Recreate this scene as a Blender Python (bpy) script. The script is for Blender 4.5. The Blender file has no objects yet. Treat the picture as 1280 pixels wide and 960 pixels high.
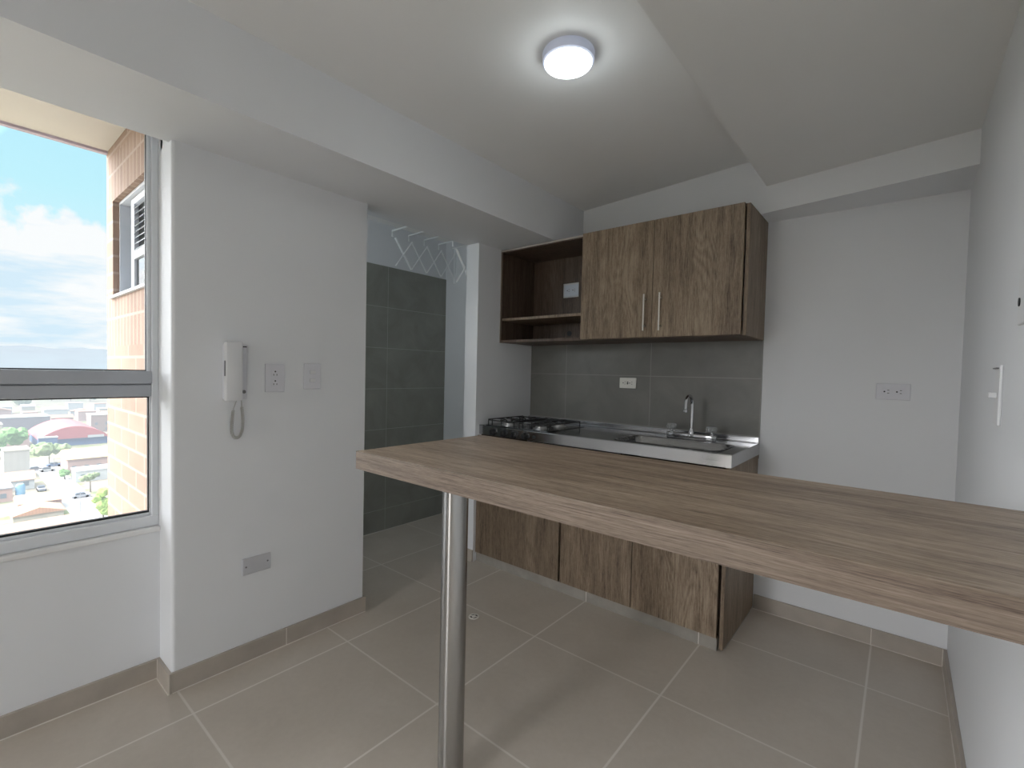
import bpy, bmesh, math, random
from mathutils import Vector, Matrix
random.seed(7)
C = bpy.context.scene.collection
PI = math.pi

# ------------------------------------------------------------------ materials
class N:
    """tiny node-tree helper"""
    def __init__(s, name):
        s.m = bpy.data.materials.new(name); s.m.use_nodes = True
        s.t = s.m.node_tree; s.t.nodes.clear()
        s.out = s.t.nodes.new('ShaderNodeOutputMaterial')
    def n(s, kind, **kw):
        x = s.t.nodes.new(kind)
        for k, v in kw.items(): setattr(x, k, v)
        return x
    def l(s, a, b): s.t.links.new(a, b)
    def val(s, sock, v):
        if hasattr(v, 'links'): s.l(v, sock)
        else: sock.default_value = v
    def math(s, op, a, b=0.0, c=0.0, clamp=False):
        x = s.n('ShaderNodeMath', operation=op); x.use_clamp = clamp
        for i, v in enumerate((a, b, c)): s.val(x.inputs[i], v)
        return x.outputs[0]
    def coord(s): return s.n('ShaderNodeTexCoord').outputs['Object']
    def xyz(s, v):
        x = s.n('ShaderNodeSeparateXYZ'); s.l(v, x.inputs[0]); return x.outputs
    def mapping(s, v, loc=(0,0,0), rot=(0,0,0), sc=(1,1,1)):
        x = s.n('ShaderNodeMapping'); s.l(v, x.inputs[0])
        x.inputs['Location'].default_value = loc; x.inputs['Rotation'].default_value = rot; x.inputs['Scale'].default_value = sc
        return x.outputs[0]
    def noise(s, v, scale=5., detail=3., rough=.5, dist=0.):
        x = s.n('ShaderNodeTexNoise'); s.l(v, x.inputs['Vector'])
        x.inputs['Scale'].default_value = scale; x.inputs['Detail'].default_value = detail
        x.inputs['Roughness'].default_value = rough; x.inputs['Distortion'].default_value = dist
        return x.outputs['Fac']
    def ramp(s, f, stops):
        x = s.n('ShaderNodeValToRGB'); s.l(f, x.inputs[0]); e = x.color_ramp.elements
        while len(e) < len(stops): e.new(.5)
        for i, (p, c) in enumerate(stops): e[i].position = p; e[i].color = (*c, 1) if len(c) == 3 else c
        return x.outputs[0]
    def mix(s, f, a, b, mode='MIX'):
        x = s.n('ShaderNodeMix', data_type='RGBA', blend_type=mode)
        s.val(x.inputs[0], f)
        for i, v in ((6, a), (7, b)):
            if isinstance(v, tuple): x.inputs[i].default_value = (*v, 1)
            else: s.l(v, x.inputs[i])
        return x.outputs[2]
    def bsdf(s, col, rough=.5, metal=0., bump=None, bstr=.1, bdist=.002, **kw):
        b = s.n('ShaderNodeBsdfPrincipled')
        if isinstance(col, tuple): b.inputs['Base Color'].default_value = (*col, 1)
        else: s.l(col, b.inputs['Base Color'])
        s.val(b.inputs['Roughness'], rough); s.val(b.inputs['Metallic'], metal)
        for k, v in kw.items():
            k = k.replace('_', ' ')
            b.inputs[k].default_value = (*v, 1) if isinstance(v, tuple) else v
        if bump is not None:
            bp = s.n('ShaderNodeBump'); bp.inputs['Strength'].default_value = bstr; bp.inputs['Distance'].default_value = bdist
            s.l(bump, bp.inputs['Height']); s.l(bp.outputs[0], b.inputs['Normal'])
        s.l(b.outputs[0], s.out.inputs[0]); s.b = b
        return s.m

def grid_mask(g, a, off_a, size_a, b, off_b, size_b, w):
    """1 on the joints of a straight tile grid"""
    def lines(v, off, size):
        t = g.math('ADD', g.math('DIVIDE', g.math('SUBTRACT', v, off), size), 1000.5)
        d = g.math('MULTIPLY', g.math('ABSOLUTE', g.math('SUBTRACT', g.math('FRACT', t), .5)), size)
        x = g.n('ShaderNodeMapRange'); g.l(d, x.inputs[0])
        x.inputs[1].default_value = w * .35; x.inputs[2].default_value = w * .65; x.inputs[3].default_value = 1; x.inputs[4].default_value = 0
        return x.outputs[0]
    return lines(a, off_a, size_a), lines(b, off_b, size_b)

def m_plain(name, col, rough=.5, metal=0., var=.04, scale=12., bstr=.03, **kw):
    g = N(name); f = g.noise(g.coord(), scale, 4)
    lo = tuple(c * (1 - var) for c in col); hi = tuple(min(1, c * (1 + var)) for c in col)
    return g.bsdf(g.ramp(f, [(.3, lo), (.7, hi)]), rough, metal, bump=f if bstr else None, bstr=bstr, **kw)

def m_paint(name, col=(.776, .79, .812)):
    g = N(name); c = g.coord()
    f = g.noise(c, 1.6, 3); h = g.noise(c, 140., 2)
    lo = tuple(x * .965 for x in col)
    return g.bsdf(g.ramp(f, [(.3, lo), (.7, col)]), .62, bump=h, bstr=.06, bdist=.001)

def m_wood(name, axis, tone=1.0, tint=(1, 1, 1), rough=.5, seed=0., across=1.):
    """grey-brown textured oak laminate, grain along axis"""
    g = N(name); c = g.coord()
    def sc(al, ac):
        s = [ac * across] * 3; s['xyz'.index(axis)] = al; return tuple(s)
    loc = (seed, seed * 1.7, seed * .6)
    big = g.noise(g.mapping(c, loc, sc=sc(.7, 4.5)), 1.6, 3, .5, .5)
    med = g.noise(g.mapping(c, loc, sc=sc(1.7, 24.)), 1.5, 6, .68, .6)
    fine = g.noise(g.mapping(c, loc, sc=sc(12., 230.)), 1.2, 4, .7)
    speck = g.noise(g.mapping(c, loc, sc=sc(50., 190.)), 1.2, 2, .6)
    # cathedral figure: closely spaced contour lines of a long, smooth noise, only where 'big' allows it
    fig = g.noise(g.mapping(c, (seed + 3, seed, 2.), sc=sc(.55, 3.4)), 1.5, 2, .4, .2)
    ring = g.math('ABSOLUTE', g.math('SUBTRACT', g.math('FRACT', g.math('MULTIPLY', g.math('ADD', fig, g.math('MULTIPLY', fine, .02)), 26.)), .5))
    where = g.n('ShaderNodeMapRange'); g.l(big, where.inputs[0]); where.inputs[1].default_value = .50; where.inputs[2].default_value = .60
    v = g.math('ADD', g.math('MULTIPLY', big, .22), g.math('ADD', g.math('MULTIPLY', med, .38), g.math('MULTIPLY', fine, .40)))
    v = g.math('ADD', v, g.math('MULTIPLY', g.math('SUBTRACT', speck, .5), .14))
    v = g.math('ADD', v, g.math('MULTIPLY', g.math('MULTIPLY', g.math('SUBTRACT', ring, .25), where.outputs[0]), .16))
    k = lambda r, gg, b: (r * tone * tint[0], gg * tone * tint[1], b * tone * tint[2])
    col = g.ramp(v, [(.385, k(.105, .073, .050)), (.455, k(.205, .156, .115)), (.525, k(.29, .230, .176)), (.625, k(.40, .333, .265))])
    return g.bsdf(col, rough, bump=g.math('ADD', fine, med), bstr=.12, bdist=.0015)

def m_floor():
    g = N('floor tile'); c = g.coord(); x, y, z = g.xyz(c)
    lx, ly = grid_mask(g, x, -1.268, .6, y, 1.152, .6, .0075)
    ly2 = g.math('MULTIPLY', ly, .8)
    j = g.math('MAXIMUM', lx, ly2)
    cell = g.n('ShaderNodeTexWhiteNoise', noise_dimensions='2D')
    cx = g.math('FLOOR', g.math('DIVIDE', g.math('SUBTRACT', x, -1.268), .6)); cy = g.math('FLOOR', g.math('DIVIDE', g.math('SUBTRACT', y, 1.152), .6))
    cb = g.n('ShaderNodeCombineXYZ'); g.l(cx, cb.inputs[0]); g.l(cy, cb.inputs[1]); g.l(cb.outputs[0], cell.inputs['Vector'])
    f = g.noise(c, 3.2, 6, .6, .4); f2 = g.noise(c, 45., 4, .6)
    v = g.math('ADD', g.math('MULTIPLY', f, .6), g.math('ADD', g.math('MULTIPLY', f2, .25), g.math('MULTIPLY', cell.outputs[0], .12)))
    col = g.ramp(v, [(.30, (.49, .435, .375)), (.50, (.54, .484, .42)), (.68, (.585, .53, .468))])
    col = g.mix(g.math('MULTIPLY', j, .75), col, (.78, .74, .69))
    return g.bsdf(col, .42, bump=g.math('SUBTRACT', f2, g.math('MULTIPLY', j, 1.2)), bstr=.06, bdist=.001)

def m_walltile(name, a, oa, sa, b, ob, sb, col, jc, w=.004):
    g = N(name); c = g.coord(); s = g.xyz(c)
    lx, ly = grid_mask(g, s['xyz'.index(a)], oa, sa, s['xyz'.index(b)], ob, sb, w)
    j = g.math('MAXIMUM', lx, ly)
    f = g.noise(c, 4., 6, .62, .6)
    lo = tuple(q * .84 for q in col); hi = tuple(q * 1.12 for q in col)
    cc = g.mix(g.math('MULTIPLY', j, .8), g.ramp(f, [(.3, lo), (.68, hi)]), jc)
    return g.bsdf(cc, .38, bump=g.math('MULTIPLY', j, -1.), bstr=.08, bdist=.001)

def m_steel(name, col=(.62, .62, .63), rough=.27, axis='x'):
    g = N(name); c = g.coord()
    s = [240.] * 3; s['xyz'.index(axis)] = 2.
    f = g.noise(g.mapping(c, sc=tuple(s)), 1., 3, .6)
    r = g.math('ADD', g.math('MULTIPLY', f, .16), rough - .08)
    return g.bsdf(g.ramp(f, [(.3, tuple(q * .92 for q in col)), (.7, col)]), r, 1., bump=f, bstr=.03, bdist=.0005)

def m_tube():
    g = N('brushed steel tube')
    g.bsdf((.40, .395, .39), .24, 1., Anisotropic=.93)
    t = g.n('ShaderNodeTangent'); t.direction_type = 'RADIAL'; t.axis = 'Z'; g.l(t.outputs[0], g.b.inputs['Tangent'])
    g.b.inputs['Anisotropic Rotation'].default_value = 0.25
    return g.m

def m_brick():
    g = N('brick'); c = g.coord(); x, y, z = g.xyz(c)
    cb = g.n('ShaderNodeCombineXYZ'); g.l(x, cb.inputs[0]); g.l(z, cb.inputs[1]); g.l(y, cb.inputs[2])
    def br(v, bw, rh, off):
        b = g.n('ShaderNodeTexBrick'); g.l(v, b.inputs['Vector']); b.offset = off
        b.inputs['Color1'].default_value = (.31, .205, .152, 1); b.inputs['Color2'].default_value = (.235, .152, .112, 1); b.inputs['Mortar'].default_value = (.38, .295, .245, 1)
        b.inputs['Scale'].default_value = 1; b.inputs['Mortar Size'].default_value = .0065; b.inputs['Brick Width'].default_value = bw; b.inputs['Row Height'].default_value = rh
        return b.outputs['Color']
    run = br(g.mapping(cb.outputs[0], (.06, .02, 0)), .27, .085, .5)
    sol = br(g.mapping(cb.outputs[0], (0, -.01, 0)), .062, .24, 0.)
    up = g.math('MULTIPLY', g.math('GREATER_THAN', z, 2.03), g.math('LESS_THAN', z, 2.25))
    dn = g.math('MULTIPLY', g.math('GREATER_THAN', z, 1.31), g.math('LESS_THAN', z, 1.55))
    col = g.mix(g.math('MAXIMUM', up, dn), run, sol)
    f = g.noise(c, 9., 5)
    col = g.mix(.25, col, g.ramp(f, [(.3, (.18, .112, .078)), (.7, (.29, .20, .15))]))
    return g.bsdf(col, .85, bump=f, bstr=.2, bdist=.003)

def m_glass(name, tint=(.97, .985, .99), refl=.06):
    g = N(name); t = g.n('ShaderNodeBsdfTransparent'); t.inputs[0].default_value = (*tint, 1)
    gl = g.n('ShaderNodeBsdfGlossy'); gl.inputs['Roughness'].default_value = .02
    fr = g.n('ShaderNodeFresnel'); fr.inputs[0].default_value = 1.35
    mx = g.n('ShaderNodeMixShader'); g.l(g.math('MULTIPLY', fr.outputs[0], refl / .06), mx.inputs[0]); g.l(t.outputs[0], mx.inputs[1]); g.l(gl.outputs[0], mx.inputs[2])
    g.l(mx.outputs[0], g.out.inputs[0]); return g.m

def m_emit(name, col, st):
    g = N(name); e = g.n('ShaderNodeEmission'); e.inputs[0].default_value = (*col, 1); e.inputs[1].default_value = st
    g.l(e.outputs[0], g.out.inputs[0]); return g.m

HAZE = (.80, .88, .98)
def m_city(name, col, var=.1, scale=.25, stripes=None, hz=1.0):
    """outdoor material: diffuse colour with haze painted in as emission, stronger far from the building"""
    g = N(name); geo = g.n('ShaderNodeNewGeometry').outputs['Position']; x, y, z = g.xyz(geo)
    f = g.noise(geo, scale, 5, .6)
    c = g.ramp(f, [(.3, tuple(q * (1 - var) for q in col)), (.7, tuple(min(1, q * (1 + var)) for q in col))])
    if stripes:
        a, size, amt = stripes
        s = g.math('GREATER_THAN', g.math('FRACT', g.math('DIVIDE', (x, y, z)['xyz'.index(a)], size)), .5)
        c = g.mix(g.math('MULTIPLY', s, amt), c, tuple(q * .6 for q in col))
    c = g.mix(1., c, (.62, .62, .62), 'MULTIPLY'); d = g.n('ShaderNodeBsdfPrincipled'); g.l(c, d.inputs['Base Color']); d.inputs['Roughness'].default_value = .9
    e = g.n('ShaderNodeEmission'); e.inputs[0].default_value = (*HAZE, 1); e.inputs[1].default_value = .95  # painted haze: a pale glow blended over the surface colour
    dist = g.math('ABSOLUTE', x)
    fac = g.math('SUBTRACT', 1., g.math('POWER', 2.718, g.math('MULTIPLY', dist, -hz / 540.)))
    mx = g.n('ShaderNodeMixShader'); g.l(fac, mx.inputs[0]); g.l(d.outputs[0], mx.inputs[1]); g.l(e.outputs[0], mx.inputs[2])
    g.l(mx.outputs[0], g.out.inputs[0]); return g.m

M = dict(
    shutter=m_plain('white shutter paint', (.50, .52, .56), .45, var=.02, bstr=0), gapshade=m_plain('shade sheet', (.10, .11, .12), .8), darkglass=m_plain('tinted pane', (.16, .20, .23), .15, bstr=0),
    wall=m_paint('white wall paint'), ceil=m_paint('ceiling paint', (.86, .86, .855)),
    wood_v=m_wood('oak laminate upright', 'z', .88, (1.03, .965, .85)), wood_v2=m_wood('oak laminate upright darker', 'z', .80, (1.02, .95, .86), seed=3.),
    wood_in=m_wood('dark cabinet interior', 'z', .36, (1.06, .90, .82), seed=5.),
    wood_x=m_wood('oak laminate bar top', 'x', 1.22, (1., .97, .94), .40, seed=1.), wood_edge=m_wood('oak edge banding', 'x', .67, (1.02, .965, .95), .5, seed=9., across=2.6),
    floor=m_floor(),
    skirt=m_plain('skirting tile', (.42, .375, .325), .45, var=.1, scale=8.), grout=m_plain('grout', (.72, .68, .63), .8),
    back=m_walltile('backsplash tile', 'x', -1.174, .605, 'z', 1.22, .305, (.17, .168, .155), (.28, .275, .26)),
    laundry=m_walltile('laundry wall tile', 'y', 2.150, .6, 'z', 1.995, .305, (.26, .262, .235), (.42, .43, .40)),
    steel=m_steel('brushed steel', (.56, .565, .58), .17), steel_basin=m_steel('basin steel', (.33, .33, .335), .26), steel_top=m_steel('worktop steel', (.34, .34, .345), .13), chrome=m_plain('chrome', (.66, .67, .70), .07, 1., var=.01, bstr=0),  # worktop steel is darker than the apron: dark reflection put into its colour
    tube=m_tube(), nickel=m_steel('satin nickel', (.72, .69, .64), .3, 'z'),
    black=m_plain('black enamel', (.012, .012, .013), .35), blackpl=m_plain('black plastic', (.018, .018, .02), .45), rubber=m_plain('black gasket', (.02, .022, .025), .7),
    alu=m_plain('cast aluminium', (.62, .62, .62), .4, .9), acrylic=m_plain('clear acrylic', (.85, .88, .90), .08, 0., var=.01, bstr=0, Transmission_Weight=.85, IOR=1.45),
    plastic=m_plain('white plastic', (.69, .695, .74), .4, var=.015, bstr=0), plastic2=m_plain('grey white plastic', (.55, .555, .585), .4, var=.015, bstr=0),
    phone=m_plain('phone plastic', (.72, .725, .74), .38, var=.015, bstr=0), cord=m_plain('cord', (.46, .455, .43), .5), slot=m_plain('slot dark', (.02, .02, .022), .6),
    screw=m_plain('screw', (.16, .16, .17), .4, .6), alframe=m_plain('white aluminium frame', (.70, .72, .75), .38, var=.02, bstr=0),
    alframe2=m_plain('grey aluminium frame', (.40, .42, .46), .38, var=.03, bstr=0), sill=m_plain('painted sill', (.80, .80, .80), .5), glass=m_glass('window glass'),
    diffuser=m_emit('lamp diffuser', (.93, 1., 1.), 9.), lamprim=m_plain('lamp rim', (.60, .63, .76), .4, var=.01, bstr=0, Emission_Color=(.7, .8, 1.), Emission_Strength=.12),  # unlit rim given a weak glow to spread light on the ceiling
    brick=m_brick(), soffit=m_plain('cream soffit plaster', (.52, .49, .45), .8, var=.03, scale=4.), drip=m_plain('drip edge', (.42, .36, .42), .7),
    rackmetal=m_plain('white coated wire', (.92, .94, .95), .35), bronze=m_plain('drain steel', (.80, .77, .71), .4, .2), drainhole=m_plain('drain hole', (.13, .12, .11), .8),
)

# ------------------------------------------------------------------ mesh helpers
def box(bm, x0, x1, y0, y1, z0, z1, mi=0):
    v = [bm.verts.new((x, y, z)) for x in (x0, x1) for y in (y0, y1) for z in (z0, z1)]
    for f in ((0, 1, 3, 2), (4, 6, 7, 5), (0, 4, 5, 1), (2, 3, 7, 6), (0, 2, 6, 4), (1, 5, 7, 3)):
        bm.faces.new([v[i] for i in f]).material_index = mi
    return v
def prism(bm, pts, z0, z1, axis='z'):
    def P(a, b, c): return {'z': (a, b, c), 'y': (a, c, b), 'x': (c, a, b)}[axis]
    lo = [bm.verts.new(P(a, b, z0)) for a, b in pts]; hi = [bm.verts.new(P(a, b, z1)) for a, b in pts]
    bm.faces.new(lo[::-1]); bm.faces.new(hi)
    n = len(pts)
    for i in range(n): bm.faces.new((lo[i], lo[(i + 1) % n], hi[(i + 1) % n], hi[i]))
def frame_of(d):
    d = Vector(d).normalized(); up = Vector((0, 0, 1)) if abs(d.z) < .95 else Vector((1, 0, 0))
    a = d.cross(up).normalized(); return a, a.cross(d).normalized()
def tube(bm, pts, r, n=10, caps=True):
    pts = [Vector(p) for p in pts]; rings = []; a = None
    for i, p in enumerate(pts):
        d = (pts[min(i + 1, len(pts) - 1)] - pts[max(i - 1, 0)]).normalized()
        if a is None: a, b = frame_of(d)
        else:
            a = (a - d * a.dot(d)).normalized(); b = a.cross(d).normalized()
        rr = r[i] if isinstance(r, (list, tuple)) else r
        rings.append([bm.verts.new(p + (a * math.cos(t) + b * math.sin(t)) * rr) for t in [2 * PI * k / n for k in range(n)]])
    for A, B in zip(rings, rings[1:]):
        for k in range(n): bm.faces.new((A[k], A[(k + 1) % n], B[(k + 1) % n], B[k]))
    if caps: bm.faces.new(rings[0][::-1]); bm.faces.new(rings[-1])
def lathe(bm, o, prof, n=32, axis=(0, 0, 1)):
    """prof: (radius, height) pairs along axis from o"""
    d = Vector(axis).normalized(); a, b = frame_of(d); o = Vector(o); rings = []
    for r, h in prof:
        if r < 1e-6: rings.append([bm.verts.new(o + d * h)])
        else: rings.append([bm.verts.new(o + d * h + (a * math.cos(t) + b * math.sin(t)) * r) for t in [2 * PI * k / n for k in range(n)]])
    for A, B in zip(rings, rings[1:]):
        for k in range(n):
            k2 = (k + 1) % n
            if len(A) == 1 and len(B) > 1: bm.faces.new((A[0], B[k2], B[k]))
            elif len(B) == 1 and len(A) > 1: bm.faces.new((A[k], A[k2], B[0]))
            elif len(A) > 1: bm.faces.new((A[k], A[k2], B[k2], B[k]))
    if len(rings[0]) > 1: bm.faces.new(rings[0][::-1])
    if len(rings[-1]) > 1: bm.faces.new(rings[-1])
def B(*boxes):
    bm = bmesh.new()
    for b in boxes: box(bm, *b)
    return bm
def rootloc(o):
    v = Vector((0, 0, 0))
    while o: v += o.location; o = o.parent
    return v
def obj(name, bm, mat, parent=None, bevel=0., smooth=False, seg=2, angle=35):
    """link a bmesh given in world coordinates as ONE mesh object"""
    me = bpy.data.meshes.new(name); bmesh.ops.recalc_face_normals(bm, faces=bm.faces[:])
    bm.to_mesh(me); bm.free()
    o = bpy.data.objects.new(name, me); C.objects.link(o)
    for m in (mat if isinstance(mat, (list, tuple)) else [mat]): me.materials.append(m)
    if parent:
        o.parent = parent; off = rootloc(parent)
        me.transform(Matrix.Translation(-off))
    if smooth:
        for p in me.polygons: p.use_smooth = True
        md = o.modifiers.new('es', 'EDGE_SPLIT'); md.split_angle = math.radians(angle)
    if bevel:
        md = o.modifiers.new('bv', 'BEVEL'); md.width = bevel; md.segments = seg; md.limit_method = 'ANGLE'; md.angle_limit = math.radians(40)
        if smooth: o.modifiers.move(1, 0)
    return o
def tag(o, label=None, cat=None, group=None, kind=None):
    if label: o['label'] = label
    if cat: o['category'] = cat
    if group: o['group'] = group
    if kind: o['kind'] = kind
    return o
def thing(name, label, cat, loc, group=None):
    o = bpy.data.objects.new(name, None); o.empty_display_size = .1; C.objects.link(o); o.location = loc
    return tag(o, label, cat, group)
def struct(name, bm, mat, label=None, bevel=0., parent=None):
    o = obj(name, bm, mat, parent, bevel=bevel)
    if not parent: tag(o, label, 'room part', kind='structure')
    return o
def part(o, label): o['label'] = label; return o

# ------------------------------------------------------------------ camera (solved from the vanishing lines)
cam_d = bpy.data.cameras.new('camera'); cam = bpy.data.objects.new('camera', cam_d); C.objects.link(cam)
cam_d.sensor_width = 36; cam_d.lens = 16.592; cam_d.shift_x = .0044; cam_d.shift_y = .0029; cam_d.clip_start = .02; cam_d.clip_end = 9000
R = Matrix(((0.76616239, -0.03723425, 0.64156746), (0.64225361, 0.00943669, -0.76643411), (0.02248332, 0.99926201, 0.03114387)))
cam.matrix_world = Matrix.Translation((0, 0, 1.2242)) @ R.to_4x4()
bpy.context.scene.camera = cam

# ------------------------------------------------------------------ room dimensions (metres)
XW, XL, XK, XR = -2.200, -2.053, -2.082, .188       # window wall, intercom wall, kitchen left wall, right wall
YJ, YE, YK, YB = .535, 1.347, 2.177, 2.759          # jog, end of the intercom wall, kitchen stub wall, back wall
YR = -3.2
ZS, ZC, ZD = 2.037, 2.303, 2.160                    # beam underside, ceiling, lowered ceiling
SK = .075

# floor, walls, ceilings
struct('floor', B((-3.02, .32, YR - .1, 2.9, -.12, 0)), M['floor'], 'beige square floor tiles with pale joints')
struct('ceiling', B((-1.664, -.545, YR, 2.80, ZC, 2.5)), M['ceil'], 'plain white ceiling over the kitchen')
struct('trim_1', B((-.545, .30, YR, 2.80, ZD, 2.5)), m_paint('shaded ceiling paint', (.80, .80, .79)), 'lowered white ceiling slab on the right')  # ceiling white darkened, puts the slab edge's shading into the paint
bm = bmesh.new(); box(bm, -2.09, -1.664, YR, 2.9, ZS, 2.5); box(bm, -2.19, -2.09, YJ, 2.9, ZS, 2.5)
box(bm, -2.34, -2.09, YR, YJ, 2.15, 2.5)
struct('trim_2', bm, M['wall'], 'long white dropped beam running above the window and opening')
bm = bmesh.new(); prism(bm, [(XR, 2.459), (-.544, 2.588), (-1.12, 2.665), (-1.664, 2.736), (-1.664, 2.80), (XR, 2.80)], 2.031, 2.45)
struct('trim_3', bm, M['wall'], 'shallow white beam along the top of the back wall')
struct('wall_back', B((-2.19, .30, YB, 2.9, 0, 2.45)), M['wall'], 'white back wall behind the kitchen cabinets')
struct('wall_right', B((XR, .30, YR, YB, 0, 2.45)), M['wall'], 'white side wall at the right edge')
# intercom wall with rounded corner
bm = bmesh.new(); r = .012
pts = [(XL, YE), (-2.165, YE), (-2.165, YJ)] + [(XL - r + r * math.sin(t), YJ + r - r * math.cos(t)) for t in [PI / 2 * k / 5 for k in range(6)]]
prism(bm, pts, 0, ZS)
struct('wall_left', bm, M['wall'], 'white wall carrying the intercom handset')
# kitchen stub wall
struct('wall_stub', B((-2.19, XK, YK, YB, 0, ZS)), M['wall'], 'narrow white wall end beside the cooktop')
# window wall with opening
WY0, WY1, WZ0, WZ1 = -2.2, YJ, .592, 2.15
bm = bmesh.new()
box(bm, -2.32, XW, YR, YJ, 0, WZ0); box(bm, -2.32, XW, YR, WY0, WZ0, WZ1); box(bm, -2.32, -2.165, YJ, YJ + .12, 0, 2.31)
struct('wall_window', bm, M['wall'], 'white wall below the big window')
# rear wall behind the camera, with an unseen opening added to let sky light in
bm = bmesh.new(); box(bm, -2.32, -1.75, YR - .12, YR, 0, 2.5); box(bm, -1.00, .30, YR - .12, YR, 0, 2.5); box(bm, -1.75, -1.00, YR - .12, YR, 2.1, 2.5)
struct('wall_rear', bm, M['wall'], 'white wall behind the camera with an added opening for sky light')
# laundry room
struct('wall_laundry', B((-3.12, -3.0, .65, 2.9, 0, 2.45)), M['wall'], 'white upper wall of the laundry')
t = struct('trim_4', B((-3.0, -2.99, .66, 2.735, 0, 1.995)), M['laundry'], 'grey green wall tiles in the laundry')
struct('wall_laundry_back', B((-3.0, -2.19, 2.735, 2.9, 0, 2.45)), M['wall'], 'white rear wall of the laundry')
struct('ceiling_laundry', B((-3.12, -2.19, .65, 2.9, 2.305, 2.45)), M['ceil'], 'laundry ceiling')

# skirting tiles
def skirt(name, boxes, label):
    bm = B(*boxes); o = struct(name, bm, M['skirt'], label, bevel=.0015); return o
sk = .012
def joint(x0, x1, y0, y1): box(jb, x0, x1, y0, y1, .001, SK + .0008)
skirt('baseboard_window', [(XW, XW + sk, YR, YJ - sk, 0, SK)], 'beige tile skirting below the window')
skirt('baseboard_left', [(XW, XL + sk, YJ - sk, YJ, 0, SK), (XL, XL + sk, YJ, YE + sk, 0, SK), (-2.165, XL, YE, YE + sk, 0, SK)], 'beige tile skirting under the intercom')
skirt('baseboard_back', [(-.566, XR, YB - sk, YB, 0, SK)], 'beige tile skirting on the back wall')
skirt('baseboard_right', [(XR - sk, XR, YR, YB - sk, 0, SK)], 'beige tile skirting along the right wall')
skirt('baseboard_stub', [(-2.20, XK + .001, YK - sk, YK, 0, SK)], 'beige tile skirting on the wall end')
jb = bmesh.new()
joint(XL + sk, XL + sk + .0008, .957, .960); joint(XL + sk, XL + sk + .0008, YJ - sk, YJ - sk + .003); joint(-.071, -.068, YB - sk - .0008, YB - sk)
joint(XW + sk, XW + sk + .003, YJ - sk - .0008, YJ - sk); joint(XR - sk - .003, XR - sk, YB - sk - .003, YB - sk)
box(jb, XW + sk, XW + sk + .003, YR, YJ - sk, 0, .0025); box(jb, XL + sk, XL + sk + .003, YJ, YE + sk, 0, .0025); box(jb, -.566, XR - sk, YB - sk - .003, YB - sk, 0, .0025)
box(jb, XR - sk - .003, XR - sk, YR, YB - sk, 0, .0025); box(jb, XW + sk, XL + sk, YJ - sk - .003, YJ - sk, 0, .0025); box(jb, -2.99, -2.986, .66, 2.735, 0, .003)
struct('trim_5', jb, M['grout'], 'pale grout joints of the skirting')

# ------------------------------------------------------------------ window
win = thing('window_1', 'large white aluminium window with a grey cross rail overlooking the city', 'window', (XW - .03, -.8, WZ0)); win['kind'] = 'structure'
fx0, fx1 = -2.275, -2.215
bm = bmesh.new()
box(bm, fx0, fx1, YJ - .022, YJ, WZ0 + .02, WZ1); box(bm, fx0, fx1, WY0, YJ - .022, WZ1 - .035, WZ1); box(bm, fx0, fx1, WY0, WY0 + .03, WZ0 + .02, WZ1)
box(bm, fx0, fx1 + .004, WY0, YJ, WZ0 + .005, WZ0 + .045)
box(bm, fx0, fx1, -1.06, -1.02, WZ0 + .045, WZ1 - .035)
obj('window_frame', bm, M['alframe'], win, bevel=.003)
bm = bmesh.new()   # slim inner sash profiles
for (a, b) in ((WY0 + .03, -1.06), (-1.02, YJ - .022)):
    box(bm, fx0 + .012, fx1 - .014, b - .012, b, 1.185, WZ1 - .035); box(bm, fx0 + .012, fx1 - .014, a, a + .016, 1.185, WZ1 - .035)
    box(bm, fx0 + .012, fx1 - .016, b - .004, b, WZ0 + .045, 1.10); box(bm, fx0 + .012, fx1 - .016, a, a + .010, WZ0 + .045, 1.10)
    box(bm, fx0 + .012, fx1 - .016, a, b, WZ0 + .045, WZ0 + .055)
obj('window_sash', bm, M['alframe'], win, bevel=.002)
bm = bmesh.new()
for (a, b) in ((WY0 + .03, -1.06), (-1.02, YJ - .022)):
    box(bm, fx0, fx1 + .006, a, b, 1.149, 1.198); box(bm, fx0 + .01, fx1 - .012, a, b, 1.14, 1.155); box(bm, fx0, fx1 - .004, a, b, 1.100, 1.146)
obj('cross_rail', bm, M['alframe2'], win, bevel=.003)
bm = bmesh.new()
for (a, b) in ((WY0 + .046, -1.076), (-1.004, YJ - .0345)):
    box(bm, fx0 + .022, fx1 - .022, b - .001, b + .004, 1.198, WZ1 - .035); box(bm, fx0 + .022, fx1 - .022, a, b, 1.196, 1.202)
    box(bm, fx0 + .022, fx1 - .022, b + .005, b + .009, WZ0 + .055, 1.10); box(bm, fx0 + .022, fx1 - .022, a, b + .005, WZ0 + .055, WZ0 + .062); box(bm, fx0 + .022, fx1 - .022, a, b + .005, 1.095, 1.101)
part(obj('gasket', bm, M['rubber'], win), 'black rubber glazing gasket')
for (a, b) in ((WY0 + .04, -1.07), (-1.01, YJ - .028)):
    obj('window_pane', B((-2.247, -2.243, a, b, 1.19, WZ1 - .03)), M['glass'], win)
    obj('window_pane', B((-2.247, -2.243, a, b, WZ0 + .05, 1.11)), M['glass'], win)
obj('window_sill', B((-2.30, XW + .010, WY0 - .02, YJ, WZ0 - .016, WZ0 + .004)), M['sill'], win, bevel=.004)

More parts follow.
